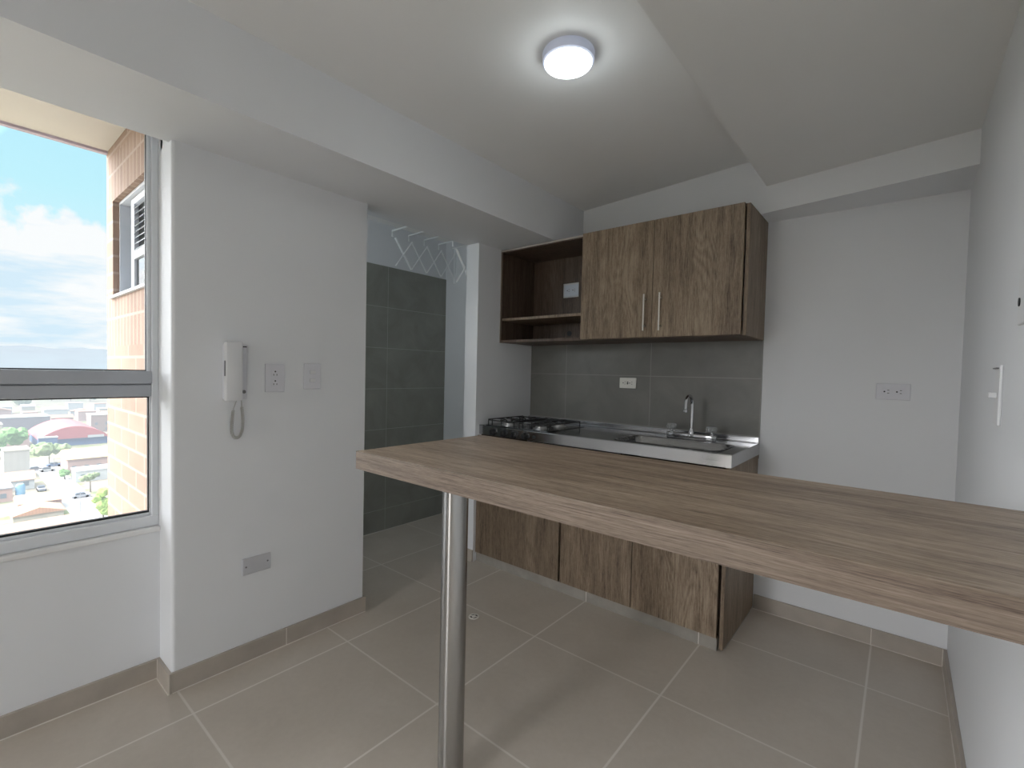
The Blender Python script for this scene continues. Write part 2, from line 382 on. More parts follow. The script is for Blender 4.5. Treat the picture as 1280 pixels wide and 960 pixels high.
# ------------------------------------------------------------------ outside, same building
bm = bmesh.new()
lx0, lx1, lz0, lz1 = -3.062, -2.42, 1.558, 2.035
box(bm, -3.20, lx0, .55, .65, -38, 2.31); box(bm, lx1, -2.32, .55, .65, -38, 2.31); box(bm, lx0, lx1, .55, .65, -38, lz0); box(bm, lx0, lx1, .55, .65, lz1, 2.31)
box(bm, -3.20, -3.12, .65, 2.9, -38, 2.31)
struct('wall_exterior', bm, M['brick'], 'pale orange brick wall outside the window')
bm = B((-3.175, -2.32, -3.6, .55, 2.31, 2.45), (-3.20, -3.12, .55, 2.9, 2.31, 2.45))
struct('trim_6', bm, M['soffit'], 'cream plaster eave above the outside of the window')
struct('trim_7', B((-3.20, -3.168, -3.6, .55, 2.298, 2.46)), M['drip'], 'thin grey drip edge of the eave')
struct('wall_facade', B((-2.335, -2.32, YR, .55, -38, .58)), M['brick'], 'brick facade below the window')
w2 = thing('window_2', 'small white louvred window in the orange brick wall outside', 'window', (-2.67, .60, lz0)); w2['kind'] = 'structure'
bm = B((lx0, lx0 + .014, .575, .64, lz0, lz1), (lx0 + .014, lx1, .575, .64, lz1 - .014, lz1), (lx1 - .014, lx1, .575, .64, lz0, lz1), (lx0 + .014, lx1, .575, .64, lz0, lz0 + .014))
obj('window_frame', bm, M['shutter'], w2, bevel=.001)
lf0, lf1 = -2.908, lx1 - .016      # louvred leaf
bm = B((lf0, lf0 + .050, .592, .612, lz0 + .015, lz1 - .015), (lf1 - .05, lf1, .592, .612, lz0 + .015, lz1 - .015), (lf0 + .05, lf1 - .05, .592, .612, lz1 - .045, lz1 - .015), (lf0 + .05, lf1 - .05, .592, .612, 1.728, 1.765), (lf0 + .05, lf1 - .05, .592, .612, lz0 + .015, lz0 + .035))
leaf = obj('shutter_leaf', bm, M['shutter'], w2, bevel=.001)
z = 1.767
while z < lz1 - .065:
    bm = bmesh.new(); v = box(bm, lf0 + .05, lf1 - .05, .590, .593, z, z + .020)
    for q in v:
        if q.co.z > z + .01: q.co.y += .018
    obj('louver', bm, M['shutter'], leaf); z += .0285
bm = B((lx0 + .016, lx0 + .026, .622, .632, lz0 + .015, lz1 - .015), (lf0 - .012, lf0 + .02, .622, .632, lz0 + .015, lz1 - .015), (lx0 + .026, lf0 - .012, .622, .632, lz1 - .06, lz1 - .015), (lx0 + .026, lf0 - .012, .622, .632, lz0 + .015, lz0 + .03))
sf = obj('sliding_leaf', bm, M['shutter'], w2)
obj('window_pane', B((lx0 + .026, lf0 - .012, .626, .628, lz0 + .03, lz1 - .06)), M['darkglass'], sf)
obj('window_pane', B((lf0 + .05, lf1 - .05, .602, .604, lz0 + .035, 1.728)), M['glass'], leaf)
part(obj('shade_sheet', B((lf0 + .03, lf1 - .03, .6135, .6145, 1.75, lz1 - .03)), M['gapshade'], w2), 'dark sheet standing in for the shade behind the louvres')  # dark sheet put in for the dim gaps between the slats
obj('window_sill', B((lx0 - .02, lx1, .535, .60, lz0 - .010, lz0 + .002)), M['shutter'], w2)

# ------------------------------------------------------------------ wall cabinets
cb = thing('wall_cabinet', 'oak laminate wall cabinet with two doors and an open shelf on its left', 'cabinet', (-1.32, 2.55, 1.425))
X0, X1, Z0, Z1, YF = XK + .001, -.566, 1.421, 2.030, 2.391
part(obj('side_panel', B((X1 - .016, X1, YF, YB - .001, Z0, Z1)), M['wood_v2'], cb, bevel=.0008), 'oak end panel of the cabinet')
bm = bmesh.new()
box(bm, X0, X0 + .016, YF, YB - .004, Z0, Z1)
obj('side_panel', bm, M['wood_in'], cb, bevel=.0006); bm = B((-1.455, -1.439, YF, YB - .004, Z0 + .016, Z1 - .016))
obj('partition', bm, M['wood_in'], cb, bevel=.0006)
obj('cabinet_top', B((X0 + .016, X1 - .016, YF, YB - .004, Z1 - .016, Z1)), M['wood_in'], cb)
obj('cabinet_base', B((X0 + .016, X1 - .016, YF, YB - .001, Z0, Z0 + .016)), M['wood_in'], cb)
part(obj('edge_band', B((X0, -1.441, YF - .002, YF, Z1 - .009, Z1 + .001), (X0 - .0, X0 + .004, YF - .002, YF, Z0, Z1 - .009)), m_plain('pale edge strip', (.46, .43, .40), .5), cb), 'pale edge strip')
# back panel with cut-out around the socket
hx0, hx1, hz0, hz1 = -1.822, -1.690, 1.742, 1.842
bm = B((X0 + .016, hx0, 2.742, 2.754, Z0 + .016, Z1 - .016), (hx1, -1.455, 2.742, 2.754, Z0 + .016, Z1 - .016), (hx0, hx1, 2.742, 2.754, Z0 + .016, hz0), (hx0, hx1, 2.742, 2.754, hz1, Z1 - .016))
obj('back_panel', bm, M['wood_in'], cb)
bm = bmesh.new(); lathe(bm, (-1.755, 2.7415, 1.497), [(0, 0), (.018, 0), (.018, .001), (0, .001)], 20, (0, -1, 0))
part(obj('cable_hole', bm, M['slot'], cb), 'dark round hole in the back panel')
obj('shelf', B((X0 + .016, -1.455, YF + .004, 2.742, 1.565, 1.581)), M['wood_v2'], cb, bevel=.0006)
def handle(parent, x, y, z0, z1, out=.026):
    bm = bmesh.new(); tube(bm, [(x, y - out, z0), (x, y - out, z1)], .0045, 14)
    for z in (z0 + .025, z1 - .025): tube(bm, [(x, y + .0005, z), (x, y - out, z)], .004, 10)
    return part(obj('handle', bm, M['nickel'], parent, smooth=True), 'slim satin nickel bar handle')
d1 = obj('door', B((-1.444, -1.018, 2.371, 2.389, 1.425, 2.031)), M['wood_v'], cb, bevel=.001)
d2 = obj('door', B((-1.015, -.586, 2.371, 2.389, 1.425, 2.031)), m_wood('oak laminate door', 'z', .91, (1.03, .965, .85), seed=6.), cb, bevel=.001)
handle(d1, -1.051, 2.371, 1.458, 1.647); handle(d2, -.967, 2.371, 1.456, 1.649)

# ------------------------------------------------------------------ base cabinets
bc = thing('base_cabinet', 'oak laminate base cabinet with three doors under the steel counter', 'cabinet', (-1.32, 2.45, 0))
obj('carcass', B((XK + .002, XK + .018, 2.232, 2.70, .058, .822), (-.602, -.586, 2.232, 2.70, .058, .822), (-1.443, -1.427, 2.232, 2.70, .074, .72), (XK + .018, -.602, 2.232, 2.70, .058, .074), (XK + .018, -.602, 2.692, 2.70, .074, .72)), M['wood_in'], bc)
part(obj('side_panel', B((-.584, -.568, 2.203, YB - .013, .012, .822)), M['wood_v2'], bc, bevel=.0008), 'oak end panel')
for k, (a, b) in enumerate(((XK + .003, -1.441), (-1.428, -1.006), (-1.002, -.596))):
    obj('door', B((a, b, 2.195, 2.213, .060, .818)), m_wood('oak base door %s' % 'abc'[k], 'z', (.66, .80, .90)[k], (1.02, .96, .87), seed=11. + 4 * k), bc, bevel=.001)
part(obj('plinth', B((XK + .003, -.594, 2.205, 2.25, 0, .056), (-.594, -.570, 2.25, 2.70, 0, .012)), m_plain('cement plinth', (.30, .28, .25), .6, var=.12, scale=14.), bc, bevel=.001), 'cement-coloured toe kick')
for q in (-1.2635, -.6745): part(obj('plinth_joint', B((q, q + .003, 2.2045, 2.206, .001, .0565)), M['grout'], bc), 'pale joint in the toe kick')

# ------------------------------------------------------------------ steel counter with sink
CX0, CX1, CY0, CZ = XK + .001, -.562, 2.211, .884
BX0, BX1, BY0, BY1 = -1.155, -.635, 2.262, 2.528
st = thing('steel_counter', 'brushed stainless steel counter with a built-in sink', 'counter', (-1.32, 2.45, .825))
bm = bmesh.new()
T0 = CZ - .004
box(bm, CX0, BX0, CY0, 2.735, T0, CZ); box(bm, BX1, CX1, CY0, 2.735, T0, CZ); box(bm, BX0, BX1, CY0, BY0, T0, CZ); box(bm, BX0, BX1, BY1, 2.735, T0, CZ)
obj('worktop', bm, M['steel_top'], st)
obj('apron', B((CX0, CX1, CY0, CY0 + .004, .824, T0), (CX1 - .004, CX1, CY0 + .004, 2.735, .824, T0)), M['steel'], st, bevel=.001)
bm = bmesh.new(); box(bm, CX0, CX1 - .004, 2.728, 2.7505, T0, .913); box(bm, CX0, CX1 - .004, 2.716, 2.728, .886, .889)
obj('upstand', bm, M['steel'], st, bevel=.003)
bm = bmesh.new()   # basin: rounded walls
def rr(x0, x1, y0, y1, r, z, n=5):
    out = []
    for cx, cy, a0 in ((x1 - r, y1 - r, 0), (x0 + r, y1 - r, PI / 2), (x0 + r, y0 + r, PI), (x1 - r, y0 + r, 1.5 * PI)):
        for k in range(n + 1): a = a0 + PI / 2 * k / n; out.append((cx + r * math.cos(a), cy + r * math.sin(a), z))
    return out
rings = []
for ins, z, r_ in ((-.012, CZ + .0015, .05), (.004, CZ + .001, .045), (.010, CZ - .010, .045), (.018, CZ - .12, .045), (.035, CZ - .145, .04), (.11, CZ - .15, .03)):
    rings.append([bm.verts.new(p) for p in rr(BX0 + ins, BX1 - ins, BY0 + ins, BY1 - ins, r_, z)])
for A, Bq in zip(rings, rings[1:]):
    for k in range(len(A)): bm.faces.new((A[k], A[(k + 1) % len(A)], Bq[(k + 1) % len(A)], Bq[k]))
bm.faces.new(rings[-1])
part(obj('sink_basin', bm, M['steel_basin'], st, smooth=True, angle=50), 'rectangular sink bowl')
bm = bmesh.new(); lathe(bm, (-.895, 2.395, CZ - .1495), [(0, 0), (.045, 0), (.045, .003), (.036, .003), (.034, .001), (0, .001)], 24)
obj('sink_drain', bm, M['chrome'], st, smooth=True)

# faucet
fa = thing('faucet', 'chrome gooseneck faucet with two clear knobs behind the sink', 'faucet', (-.868, 2.595, CZ))
bm = bmesh.new(); pts = rr(-1.000, -.738, 2.570, 2.618, .022, 0); prism(bm, [(p[0], p[1]) for p in pts], CZ + .0005, CZ + .031)
obj('deck_plate', bm, M['chrome'], fa, bevel=.004, smooth=True)
FX, FY = -.868, 2.595
bm = bmesh.new(); lathe(bm, (FX, FY, CZ + .030), [(.016, 0), (.016, .012), (.012, .018), (.011, .03), (.008, .032)], 20)
obj('collar', bm, M['chrome'], fa, smooth=True)
path = [(FX, FY, CZ + .05), (FX, FY, CZ + .185)]
for k in range(1, 12):
    a = PI * k / 11 * .93; path.append((FX, FY - .050 + .050 * math.cos(a), CZ + .185 + .052 * math.sin(a)))
path.append((FX, FY - .103, CZ + .158))
bm = bmesh.new(); tube(bm, path, .0085, 14); lathe(bm, (FX, FY - .1035, CZ + .168), [(.0085, 0), (.011, -.002), (.011, -.016), (.009, -.017)], 16)
obj('spout', bm, M['chrome'], fa, smooth=True)
for x in (-.975, -.763):
    bm = bmesh.new(); lathe(bm, (x, FY, CZ + .030), [(.011, 0), (.011, .008), (.007, .010), (.007, .020)], 16)
    kb = obj('valve_stem', bm, M['chrome'], fa, smooth=True)
    bm = bmesh.new(); o_ = Vector((x, FY, CZ + .046)); rings = []
    for (r_, h) in ((.012, 0), (.024, .005), (.027, .018), (.023, .031), (.012, .034)):
        ring = []
        for k in range(36):
            a = 2 * PI * k / 36; q = r_ * (1 + .06 * math.cos(a * 9)); ring.append(bm.verts.new(o_ + Vector((q * math.cos(a), q * math.sin(a), h))))
        rings.append(ring)
    for A, Bq in zip(rings, rings[1:]):
        for k in range(36): bm.faces.new((A[k], A[(k + 1) % 36], Bq[(k + 1) % 36], Bq[k]))
    bm.faces.new(rings[0][::-1]); bm.faces.new(rings[-1])
    part(obj('knob', bm, M['acrylic'], kb, smooth=True), 'clear ribbed acrylic knob')

# ------------------------------------------------------------------ gas cooktop
ck = thing('gas_cooktop', 'four-burner gas cooktop with black grates set in the steel counter', 'cooktop', (-1.79, 2.40, CZ))
obj('hob_plate', B((-2.035, -1.555, 2.225, 2.635, CZ + .0005, CZ + .004)), m_steel('hob steel dark reflection', (.20, .20, .205), .22), ck, bevel=.0015)  # steel colour darkened to carry the reflection of the dark cabinet above
for (x, y) in ((-1.915, 2.312), (-1.665, 2.312), (-1.665, 2.505), (-1.915, 2.505)):
    bm = bmesh.new(); lathe(bm, (x, y, CZ + .004), [(.048, 0), (.048, .003), (.034, .006), (.034, .014), (.030, .016)], 28)
    b_ = part(obj('burner', bm, M['alu'], ck, smooth=True), 'bright aluminium burner ring')
    bm = bmesh.new(); lathe(bm, (x, y, CZ + .020), [(.024, 0), (.026, .002), (.025, .006), (.0, .007)], 24)
    part(obj('burner_cap', bm, M['black'], b_, smooth=True), 'black burner cap')
for x in (-1.915, -1.665):
    bm = bmesh.new(); zt = CZ + .038; hw, y0, y1 = .104, 2.232, 2.588; rw = .0036
    for s in (-1, 1):
        tube(bm, [(x + s * hw, y0, CZ + .004), (x + s * hw, y0, zt), (x + s * hw, y1, zt), (x + s * hw, y1, CZ + .004)], rw, 8)
    for y in (y0, (y0 + y1) / 2, y1): tube(bm, [(x - hw, y, zt - .004), (x + hw, y, zt - .004)], rw, 8)
    for cy in (2.312, 2.505):
        for dx, dy in ((1, 0), (-1, 0), (0, 1), (0, -1)):
            ex, ey = (x + dx * hw, cy) if dx else (x, cy + dy * .085)
            tube(bm, [(ex, ey, zt), (x + dx * .035, cy + dy * .032, zt + .001), (x + dx * .022, cy + dy * .020, zt - .007)], rw, 8)
    for cy in (2.312, 2.505):
        for s in (-1, 1): tube(bm, [(x - hw, cy + s * .045, zt), (x - hw, cy + s * .045, CZ + .004)], rw, 8)
    part(obj('grate', bm, M['black'], ck, smooth=True), 'black enamelled wire grate')
for x in (-1.956, -1.871, -1.788, -1.705):
    bm = bmesh.new(); lathe(bm, (x, CY0, .850), [(.024, 0), (.024, .003), (.020, .006), (.018, .020), (.014, .023), (0, .023)], 24, (0, -1, 0)); box(bm, x - .004, x + .004, CY0 - .030, CY0 - .02, .834, .866)
    part(obj('control_knob', bm, M['blackpl'], ck, smooth=True), 'round black control knob')
bm = bmesh.new(); lathe(bm, (-1.642, CY0, .848), [(.010, 0), (.010, .006), (.007, .009), (0, .009)], 16, (0, -1, 0))
part(obj('ignition_button', bm, M['blackpl'], ck, smooth=True), 'small black ignition button')

# backsplash tiles
struct('trim_8', B((XK, -.567, 2.751, YB, .80, 1.53)), M['back'], 'grey tile backsplash behind the counter')

# ------------------------------------------------------------------ breakfast bar
ba = thing('breakfast_bar', 'long oak laminate breakfast bar on a single polished steel tube leg', 'counter', (-.5, .97, 0))
tp = obj('bar_top', B((-1.138, XR - .0005, .7235, 1.2205, .951, 1.0)), M['wood_x'], ba, bevel=.001)
ed = obj('edge_banding', B((-1.1395, XR - .0005, .722, .7235, .9512, .9996), (-1.1395, -1.138, .7235, 1.2205, .9512, .9996), (-1.138, XR - .0005, 1.2205, 1.222, .9512, .9996)), M['wood_edge'], ba)
part(ed, 'paler horizontal-grain edge band')
bm = bmesh.new(); tube(bm, [(-1.003, .970, .006), (-1.003, .970, .9505)], .0385, 48)
lg = part(obj('leg', bm, M['tube'], ba, smooth=True), 'round polished steel tube leg')
bm = bmesh.new(); lathe(bm, (-1.003, .970, 0), [(.0415, 0), (.0415, .004), (.040, .006), (.0390, .007), (.0390, .012)], 40)
obj('foot_flange', bm, M['tube'], lg, smooth=True)

# ------------------------------------------------------------------ ceiling light
lx, ly = -.905, 1.362
cl = thing('ceiling_light', 'round white surface-mounted ceiling lamp, switched on', 'lamp', (lx, ly, ZC))
bm = bmesh.new(); lathe(bm, (lx, ly, ZC), [(.086, 0), (.0875, -.003), (.0865, -.030), (.080, -.033), (.078, -.030), (0, -.030)], 56)
obj('housing', bm, M['lamprim'], cl, smooth=True)
bm = bmesh.new(); lathe(bm, (lx, ly, ZC), [(.0795, -.031), (.0790, -.037), (.070, -.040), (0, -.041)], 56)
part(obj('diffuser', bm, M['diffuser'], cl, smooth=True), 'glowing white diffuser')

# ------------------------------------------------------------------ switch plates and sockets
def plate(name, label, cat, kind, c, face, w, h, mat, group=None):
    """face: 'x+' 'x-' 'y-' ; c = centre on the wall"""
    o = thing(name, label, cat, c, group)
    def W(u, v, d):   # u right on the wall as seen, v up, d out of the wall
        if face == 'x+': return (c[0] + d, c[1] + u, c[2] + v)
        if face == 'x-': return (c[0] - d, c[1] - u, c[2] + v)
        return (c[0] + u, c[1] - d, c[2] + v)
    def bx(bm, u0, u1, v0, v1, d0, d1):
        a, b = W(u0, v0, d0), W(u1, v1, d1)
        box(bm, min(a[0], b[0]), max(a[0], b[0]), min(a[1], b[1]), max(a[1], b[1]), min(a[2], b[2]), max(a[2], b[2]))
    nrm = {'x+': (1, 0, 0), 'x-': (-1, 0, 0), 'y-': (0, -1, 0)}[face]
    bm = bmesh.new(); bx(bm, -w / 2, w / 2, -h / 2, h / 2, 0, .007)
    cover = obj('cover_plate', bm, mat, o, bevel=.003)
    if kind.startswith('socket'):
        vert = kind == 'socket_v'
        for s in (-1, 1):
            cu, cv = (0, s * .020) if vert else (s * .022, 0)
            bm = bmesh.new(); q = .0165
            bx(bm, cu - q, cu + q, cv - q + .002, cv + q - .002, .007, .0085)
            f = obj('outlet_face', bm, mat, o, bevel=.002)
            bm = bmesh.new()
            if vert:
                lathe(bm, W(cu, cv + .007, .0082), [(0, 0), (.0034, 0), (.0034, .0008), (0, .0008)], 14, nrm)
                for t in (-1, 1): bx(bm, cu + t * .0065 - .0013, cu + t * .0065 + .0013, cv - .010, cv - .003, .0082, .0090)
            else:
                lathe(bm, W(cu - .008, cv, .0082), [(0, 0), (.0034, 0), (.0034, .0008), (0, .0008)], 14, nrm)
                for t in (-1, 1): bx(bm, cu + .002, cu + .009, cv + t * .0065 - .0013, cv + t * .0065 + .0013, .0082, .0090)
            part(obj('contact_slots', bm, M['slot'], f), 'dark contact slots')
        if kind == 'socket_gfci':
            bm = bmesh.new(); bx(bm, -.004, .004, .001, .008, .007, .0105); bx(bm, -.004, .004, -.008, -.001, .007, .0105)
            part(obj('test_button', bm, M['slot'], o), 'small dark test buttons')
    if kind == 'switch':
        for s in (-1, 1):
            bm = bmesh.new(); v = s * .019
            bx(bm, -.014, .014, v - .0085, v + .0085, .0065, .0075)
            rim = obj('rocker_frame', bm, M['plastic2'], o)
            bm = bmesh.new(); bx(bm, -.0125, .0125, v - .007, v + .007, .0075, .0115)
            obj('rocker', bm, M['phone'], rim, bevel=.001)
    if kind == 'blank':
        for s in (-1, 1):
            bm = bmesh.new(); lathe(bm, W(s * .043, s * .002, .0068), [(.0036, 0), (.0036, .0012), (0, .0014)], 12, nrm)
            part(obj('screw', bm, M['screw'], o), 'small dark screw')
    return o, W, bx
plate('wall_socket', 'upright double wall socket between the intercom and the switch', 'socket', 'socket_v', (XL, .904, 1.178), 'x+', .082, .120, M['plastic'])
plate('light_switch', 'two-rocker light switch nearest the laundry opening', 'switch', 'switch', (XL, 1.070, 1.186), 'x+', .080, .115, M['plastic'])
plate('blank_plate', 'blank cover plate with two screws low on the left wall', 'cover plate', 'blank', (XL, .835, .398), 'x+', .115, .070, M['plastic2'])
plate('wall_socket', 'white double socket in the grey tile backsplash', 'socket', 'socket_gfci', (-1.318, 2.751, 1.174), 'y-', .112, .066, m_plain('ivory socket plastic', (.80, .79, .74), .4, var=.01, bstr=0))
plate('wall_socket', 'double socket inside the open cabinet compartment', 'socket', 'socket_h', (-1.756, YB - .0005, 1.792), 'y-', .115, .080, m_plain('cool socket plastic', (.70, .76, .86), .4, var=.01, bstr=0))
plate('wall_socket', 'horizontal double socket on the white wall right of the cabinets', 'socket', 'socket_h', (-.033, YB, 1.175), 'y-', .122, .074, M['plastic'])
o, W, bx = plate('light_switch', 'white switch plate on the right wall seen nearly edge-on', 'switch', 'edge', (XR, 1.700, 1.194), 'x-', .075, .150, M['phone'])
bm = bmesh.new(); bx(bm, -.010, .010, -.007, .007, .007, .022); obj('toggle', bm, M['phone'], o, bevel=.002)
bm = bmesh.new(); bx(bm, -.025, .025, .066, .069, .007, .013); part(obj('upper_lip', bm, M['screw'], o), 'thin grey lip')
o, W, bx = plate('doorbell_button', 'white plate with a dark button cut by the right frame edge', 'doorbell', 'edge', (XR, 1.430, 1.405), 'x-', .075, .115, M['phone'])
bm = bmesh.new(); lathe(bm, W(-.016, -.010, .006), [(.009, 0), (.009, .003), (0, .004)], 16, (-1, 0, 0)); part(obj('button', bm, M['blackpl'], o, smooth=True), 'dark round button')

# ------------------------------------------------------------------ intercom handset
ph = thing('intercom_phone', 'white wall intercom handset with a coiled grey cord', 'intercom', (XL, .74, 1.10))
obj('base_unit', B((XL + .0002, XL + .026, .703, .786, 1.092, 1.312)), M['plastic'], ph, bevel=.004, seg=3)
bm = bmesh.new(); prism(bm, [(.700, 1.318), (.700, 1.088), (.756, 1.088), (.760, 1.092), (.760, 1.316), (.756, 1.320)], XL + .026, XL + .050, 'x')
hs = obj('handset', bm, M['phone'], ph, bevel=.006, seg=3, smooth=True)
part(obj('side_slot', B((XL + .030, XL + .044, .6992, .6998, 1.185, 1.245)), M['screw'], hs), 'thin dark slot')
part(obj('hook_slot', B((XL + .0255, XL + .0268, .764, .783, 1.300, 1.3045)), M['slot'], ph), 'black slot at the top')
bm = bmesh.new(); lathe(bm, (XL + .026, .773, 1.122), [(.007, 0), (.007, .003), (.005, .004), (0, .004)], 20, (1, 0, 0))
part(obj('call_button', bm, M['screw'], ph, smooth=True), 'round dark grey button')
def spline(pts, n):
    out = []; P = [Vector(p) for p in pts]; P = [P[0]] + P + [P[-1]]
    for i in range(1, len(P) - 2):
        for k in range(n):
            t = k / n; a, b, c, d = P[i - 1:i + 3]
            out.append(.5 * ((2 * b) + (c - a) * t + (2 * a - 5 * b + 4 * c - d) * t * t + (3 * b - a - 3 * c + d) * t ** 3))
    out.append(P[-2]); return out
cpath = spline([(XL + .018, .768, 1.060), (XL + .018, .772, 1.02), (XL + .018, .771, .975), (XL + .018, .760, .943), (XL + .018, .742, .940), (XL + .018, .732, .962), (XL + .018, .732, 1.00), (XL + .018, .736, 1.048)], 40)
hel = []; s_ = 0
for i in range(len(cpath) - 1):
    d = cpath[i + 1] - cpath[i]; s_ += d.length; a, b = frame_of(d); w = s_ / .0052 * 2 * PI
    hel.append(cpath[i] + (a * math.cos(w) + b * math.sin(w)) * .0048)
# resample finer so each coil is round
fine = []; s_ = 0
for i in range(len(cpath) - 1):
    for k in range(3):
        p = cpath[i].lerp(cpath[i + 1], k / 3); d = cpath[i + 1] - cpath[i]; s_ += d.length / 3
        a, b = frame_of(d); w = s_ / .0058 * 2 * PI; fine.append(p + (a * math.cos(w) + b * math.sin(w)) * .0046)
bm = bmesh.new(); tube(bm, fine, .0019, 6)
tube(bm, [(XL + .018, .766, 1.092), (XL + .018, .767, 1.075), (XL + .018, .768, 1.060)], .0022, 8)
tube(bm, [(XL + .036, .742, 1.090), (XL + .030, .738, 1.070), (XL + .018, .736, 1.050)], .0018, 8)
part(obj('cord', bm, M['cord'], ph, smooth=True, angle=70), 'coiled grey cord')

# ------------------------------------------------------------------ floor drain
bm = bmesh.new(); lathe(bm, (-1.598, 1.688, .0003), [(.027, 0), (.027, .003), (.020, .0035), (.020, .001), (0, .001)], 32)
dr = thing('floor_drain', 'small round metal floor drain behind the bar leg', 'drain', (-1.598, 1.688, 0))
obj('drain_ring', bm, M['bronze'], dr, smooth=True)
bm = bmesh.new(); lathe(bm, (-1.598, 1.688, .0016), [(0, 0), (.0198, 0), (.0198, .0006), (0, .0006)], 24)
gr = obj('drain_cup', bm, M['drainhole'], dr)
bm = bmesh.new()
for a in (0.4, 0.4 + PI / 2):
    tube(bm, [(-1.598 - .019 * math.cos(a), 1.688 - .019 * math.sin(a), .003), (-1.598 + .019 * math.cos(a), 1.688 + .019 * math.sin(a), .003)], .0022, 6)
lathe(bm, (-1.598, 1.688, .0022), [(0, 0), (.010, 0), (.010, .0015), (0, .0015)], 20)
obj('drain_grid', bm, M['bronze'], dr)

# ------------------------------------------------------------------ drying rack in the laundry
rk = thing('drying_rack', 'white folding wall drying rack with scissor arms high in the laundry', 'drying rack', (-2.6, 2.735, 2.1))
def scissor(x, y0, y1, zl, zu, n):
    st_ = (y1 - y0) / n
    bm = bmesh.new()
    for k in range(n):
        a, b = y0 + k * st_, y0 + (k + 1) * st_
        tube(bm, [(x - .004, a, zu), (x - .004, b, zl)], .0085 if k == 0 else .0055, 8); tube(bm, [(x + .004, a, zl), (x + .004, b, zu)], .0045, 8)
    return bm
nsc, ya, yb = 4, 2.10, 2.725
obj('scissor_arm', scissor(-2.88, ya + .03, yb, 1.985, 2.19, nsc), M['rackmetal'], rk, smooth=True)
obj('scissor_arm', scissor(-2.235, ya + .03, yb, 1.80, 2.01, nsc), M['rackmetal'], rk, smooth=True)
for k in range(nsc + 1):
    y = ya + (yb - .03 - ya) * k / nsc
    bm = bmesh.new(); tube(bm, [(-2.88, y, 2.19), (-2.88, y, 2.232), (-2.24, y, 2.232 - .0), (-2.24, y, 2.02)], .006 if k == 0 else .0045, 8)
    obj('rod', bm, M['rackmetal'], rk, smooth=True)
for q in ((-2.89, -2.87, 2.72, 2.7349, 1.95, 2.24), (-2.245, -2.225, 2.72, 2.7349, 1.78, 2.05)): obj('mounting_rail', B(q), M['rackmetal'], rk)

# ------------------------------------------------------------------ the city outside
G = -38.
tagm = {}
def cm(key, col, **kw):
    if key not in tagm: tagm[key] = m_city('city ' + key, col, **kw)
    return tagm[key]
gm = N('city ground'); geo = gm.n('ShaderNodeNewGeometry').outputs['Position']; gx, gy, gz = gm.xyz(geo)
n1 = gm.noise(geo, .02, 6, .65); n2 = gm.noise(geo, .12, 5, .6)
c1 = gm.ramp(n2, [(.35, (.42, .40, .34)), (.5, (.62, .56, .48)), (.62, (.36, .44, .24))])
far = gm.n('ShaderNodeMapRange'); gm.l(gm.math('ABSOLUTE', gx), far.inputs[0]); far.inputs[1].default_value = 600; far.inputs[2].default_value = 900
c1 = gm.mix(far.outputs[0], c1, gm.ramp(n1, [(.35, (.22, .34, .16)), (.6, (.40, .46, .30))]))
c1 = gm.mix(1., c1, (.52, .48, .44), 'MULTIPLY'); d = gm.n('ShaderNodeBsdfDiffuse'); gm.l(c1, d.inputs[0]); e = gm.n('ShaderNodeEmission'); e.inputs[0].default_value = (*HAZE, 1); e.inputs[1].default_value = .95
fac = gm.math('SUBTRACT', 1., gm.math('POWER', 2.718, gm.math('MULTIPLY', gm.math('ABSOLUTE', gx), -1 / 540.)))  # haze glow painted into the ground, growing with distance
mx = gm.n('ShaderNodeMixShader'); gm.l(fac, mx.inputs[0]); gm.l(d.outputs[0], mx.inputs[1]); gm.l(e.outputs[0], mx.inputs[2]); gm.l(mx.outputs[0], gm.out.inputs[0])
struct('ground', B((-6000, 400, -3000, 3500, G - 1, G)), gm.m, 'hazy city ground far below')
struct('street', B((-262, -90, 20.6, 27.4, G, G + .06), (-250, -243, -60, 90, G, G + .05)), cm('street', (.66, .62, .60), var=.06), 'pale street far below')
# hills
bm = bmesh.new(); nx, ny = 20, 90; V = {}
for i in range(nx):
    for j in range(ny):
        x = -3300 - i * 90; y = -900 + j * 40
        t = i / (nx - 1); prof = math.sin(min(1, t * 1.35) * PI / 2)
        h = 128 + 26 * math.sin(y * .0021 + 1.1) + 14 * math.sin(y * .0077 + 2.2) + 7 * math.sin(y * .021) - max(0, y - 100) * .035
        h += 8 * math.sin(x * .013 + y * .009) + random.uniform(-3, 3)
        V[i, j] = bm.verts.new((x, y, G + h * prof))
for i in range(nx - 1):
    for j in range(ny - 1): bm.faces.new((V[i, j], V[i + 1, j], V[i + 1, j + 1], V[i, j + 1]))
o = obj('hills', bm, cm('hill', (.20, .30, .30), var=.5, scale=.006, hz=.36), smooth=True, angle=180); tag(o, 'blue hazy mountain ridge on the horizon', 'hills', kind='structure')

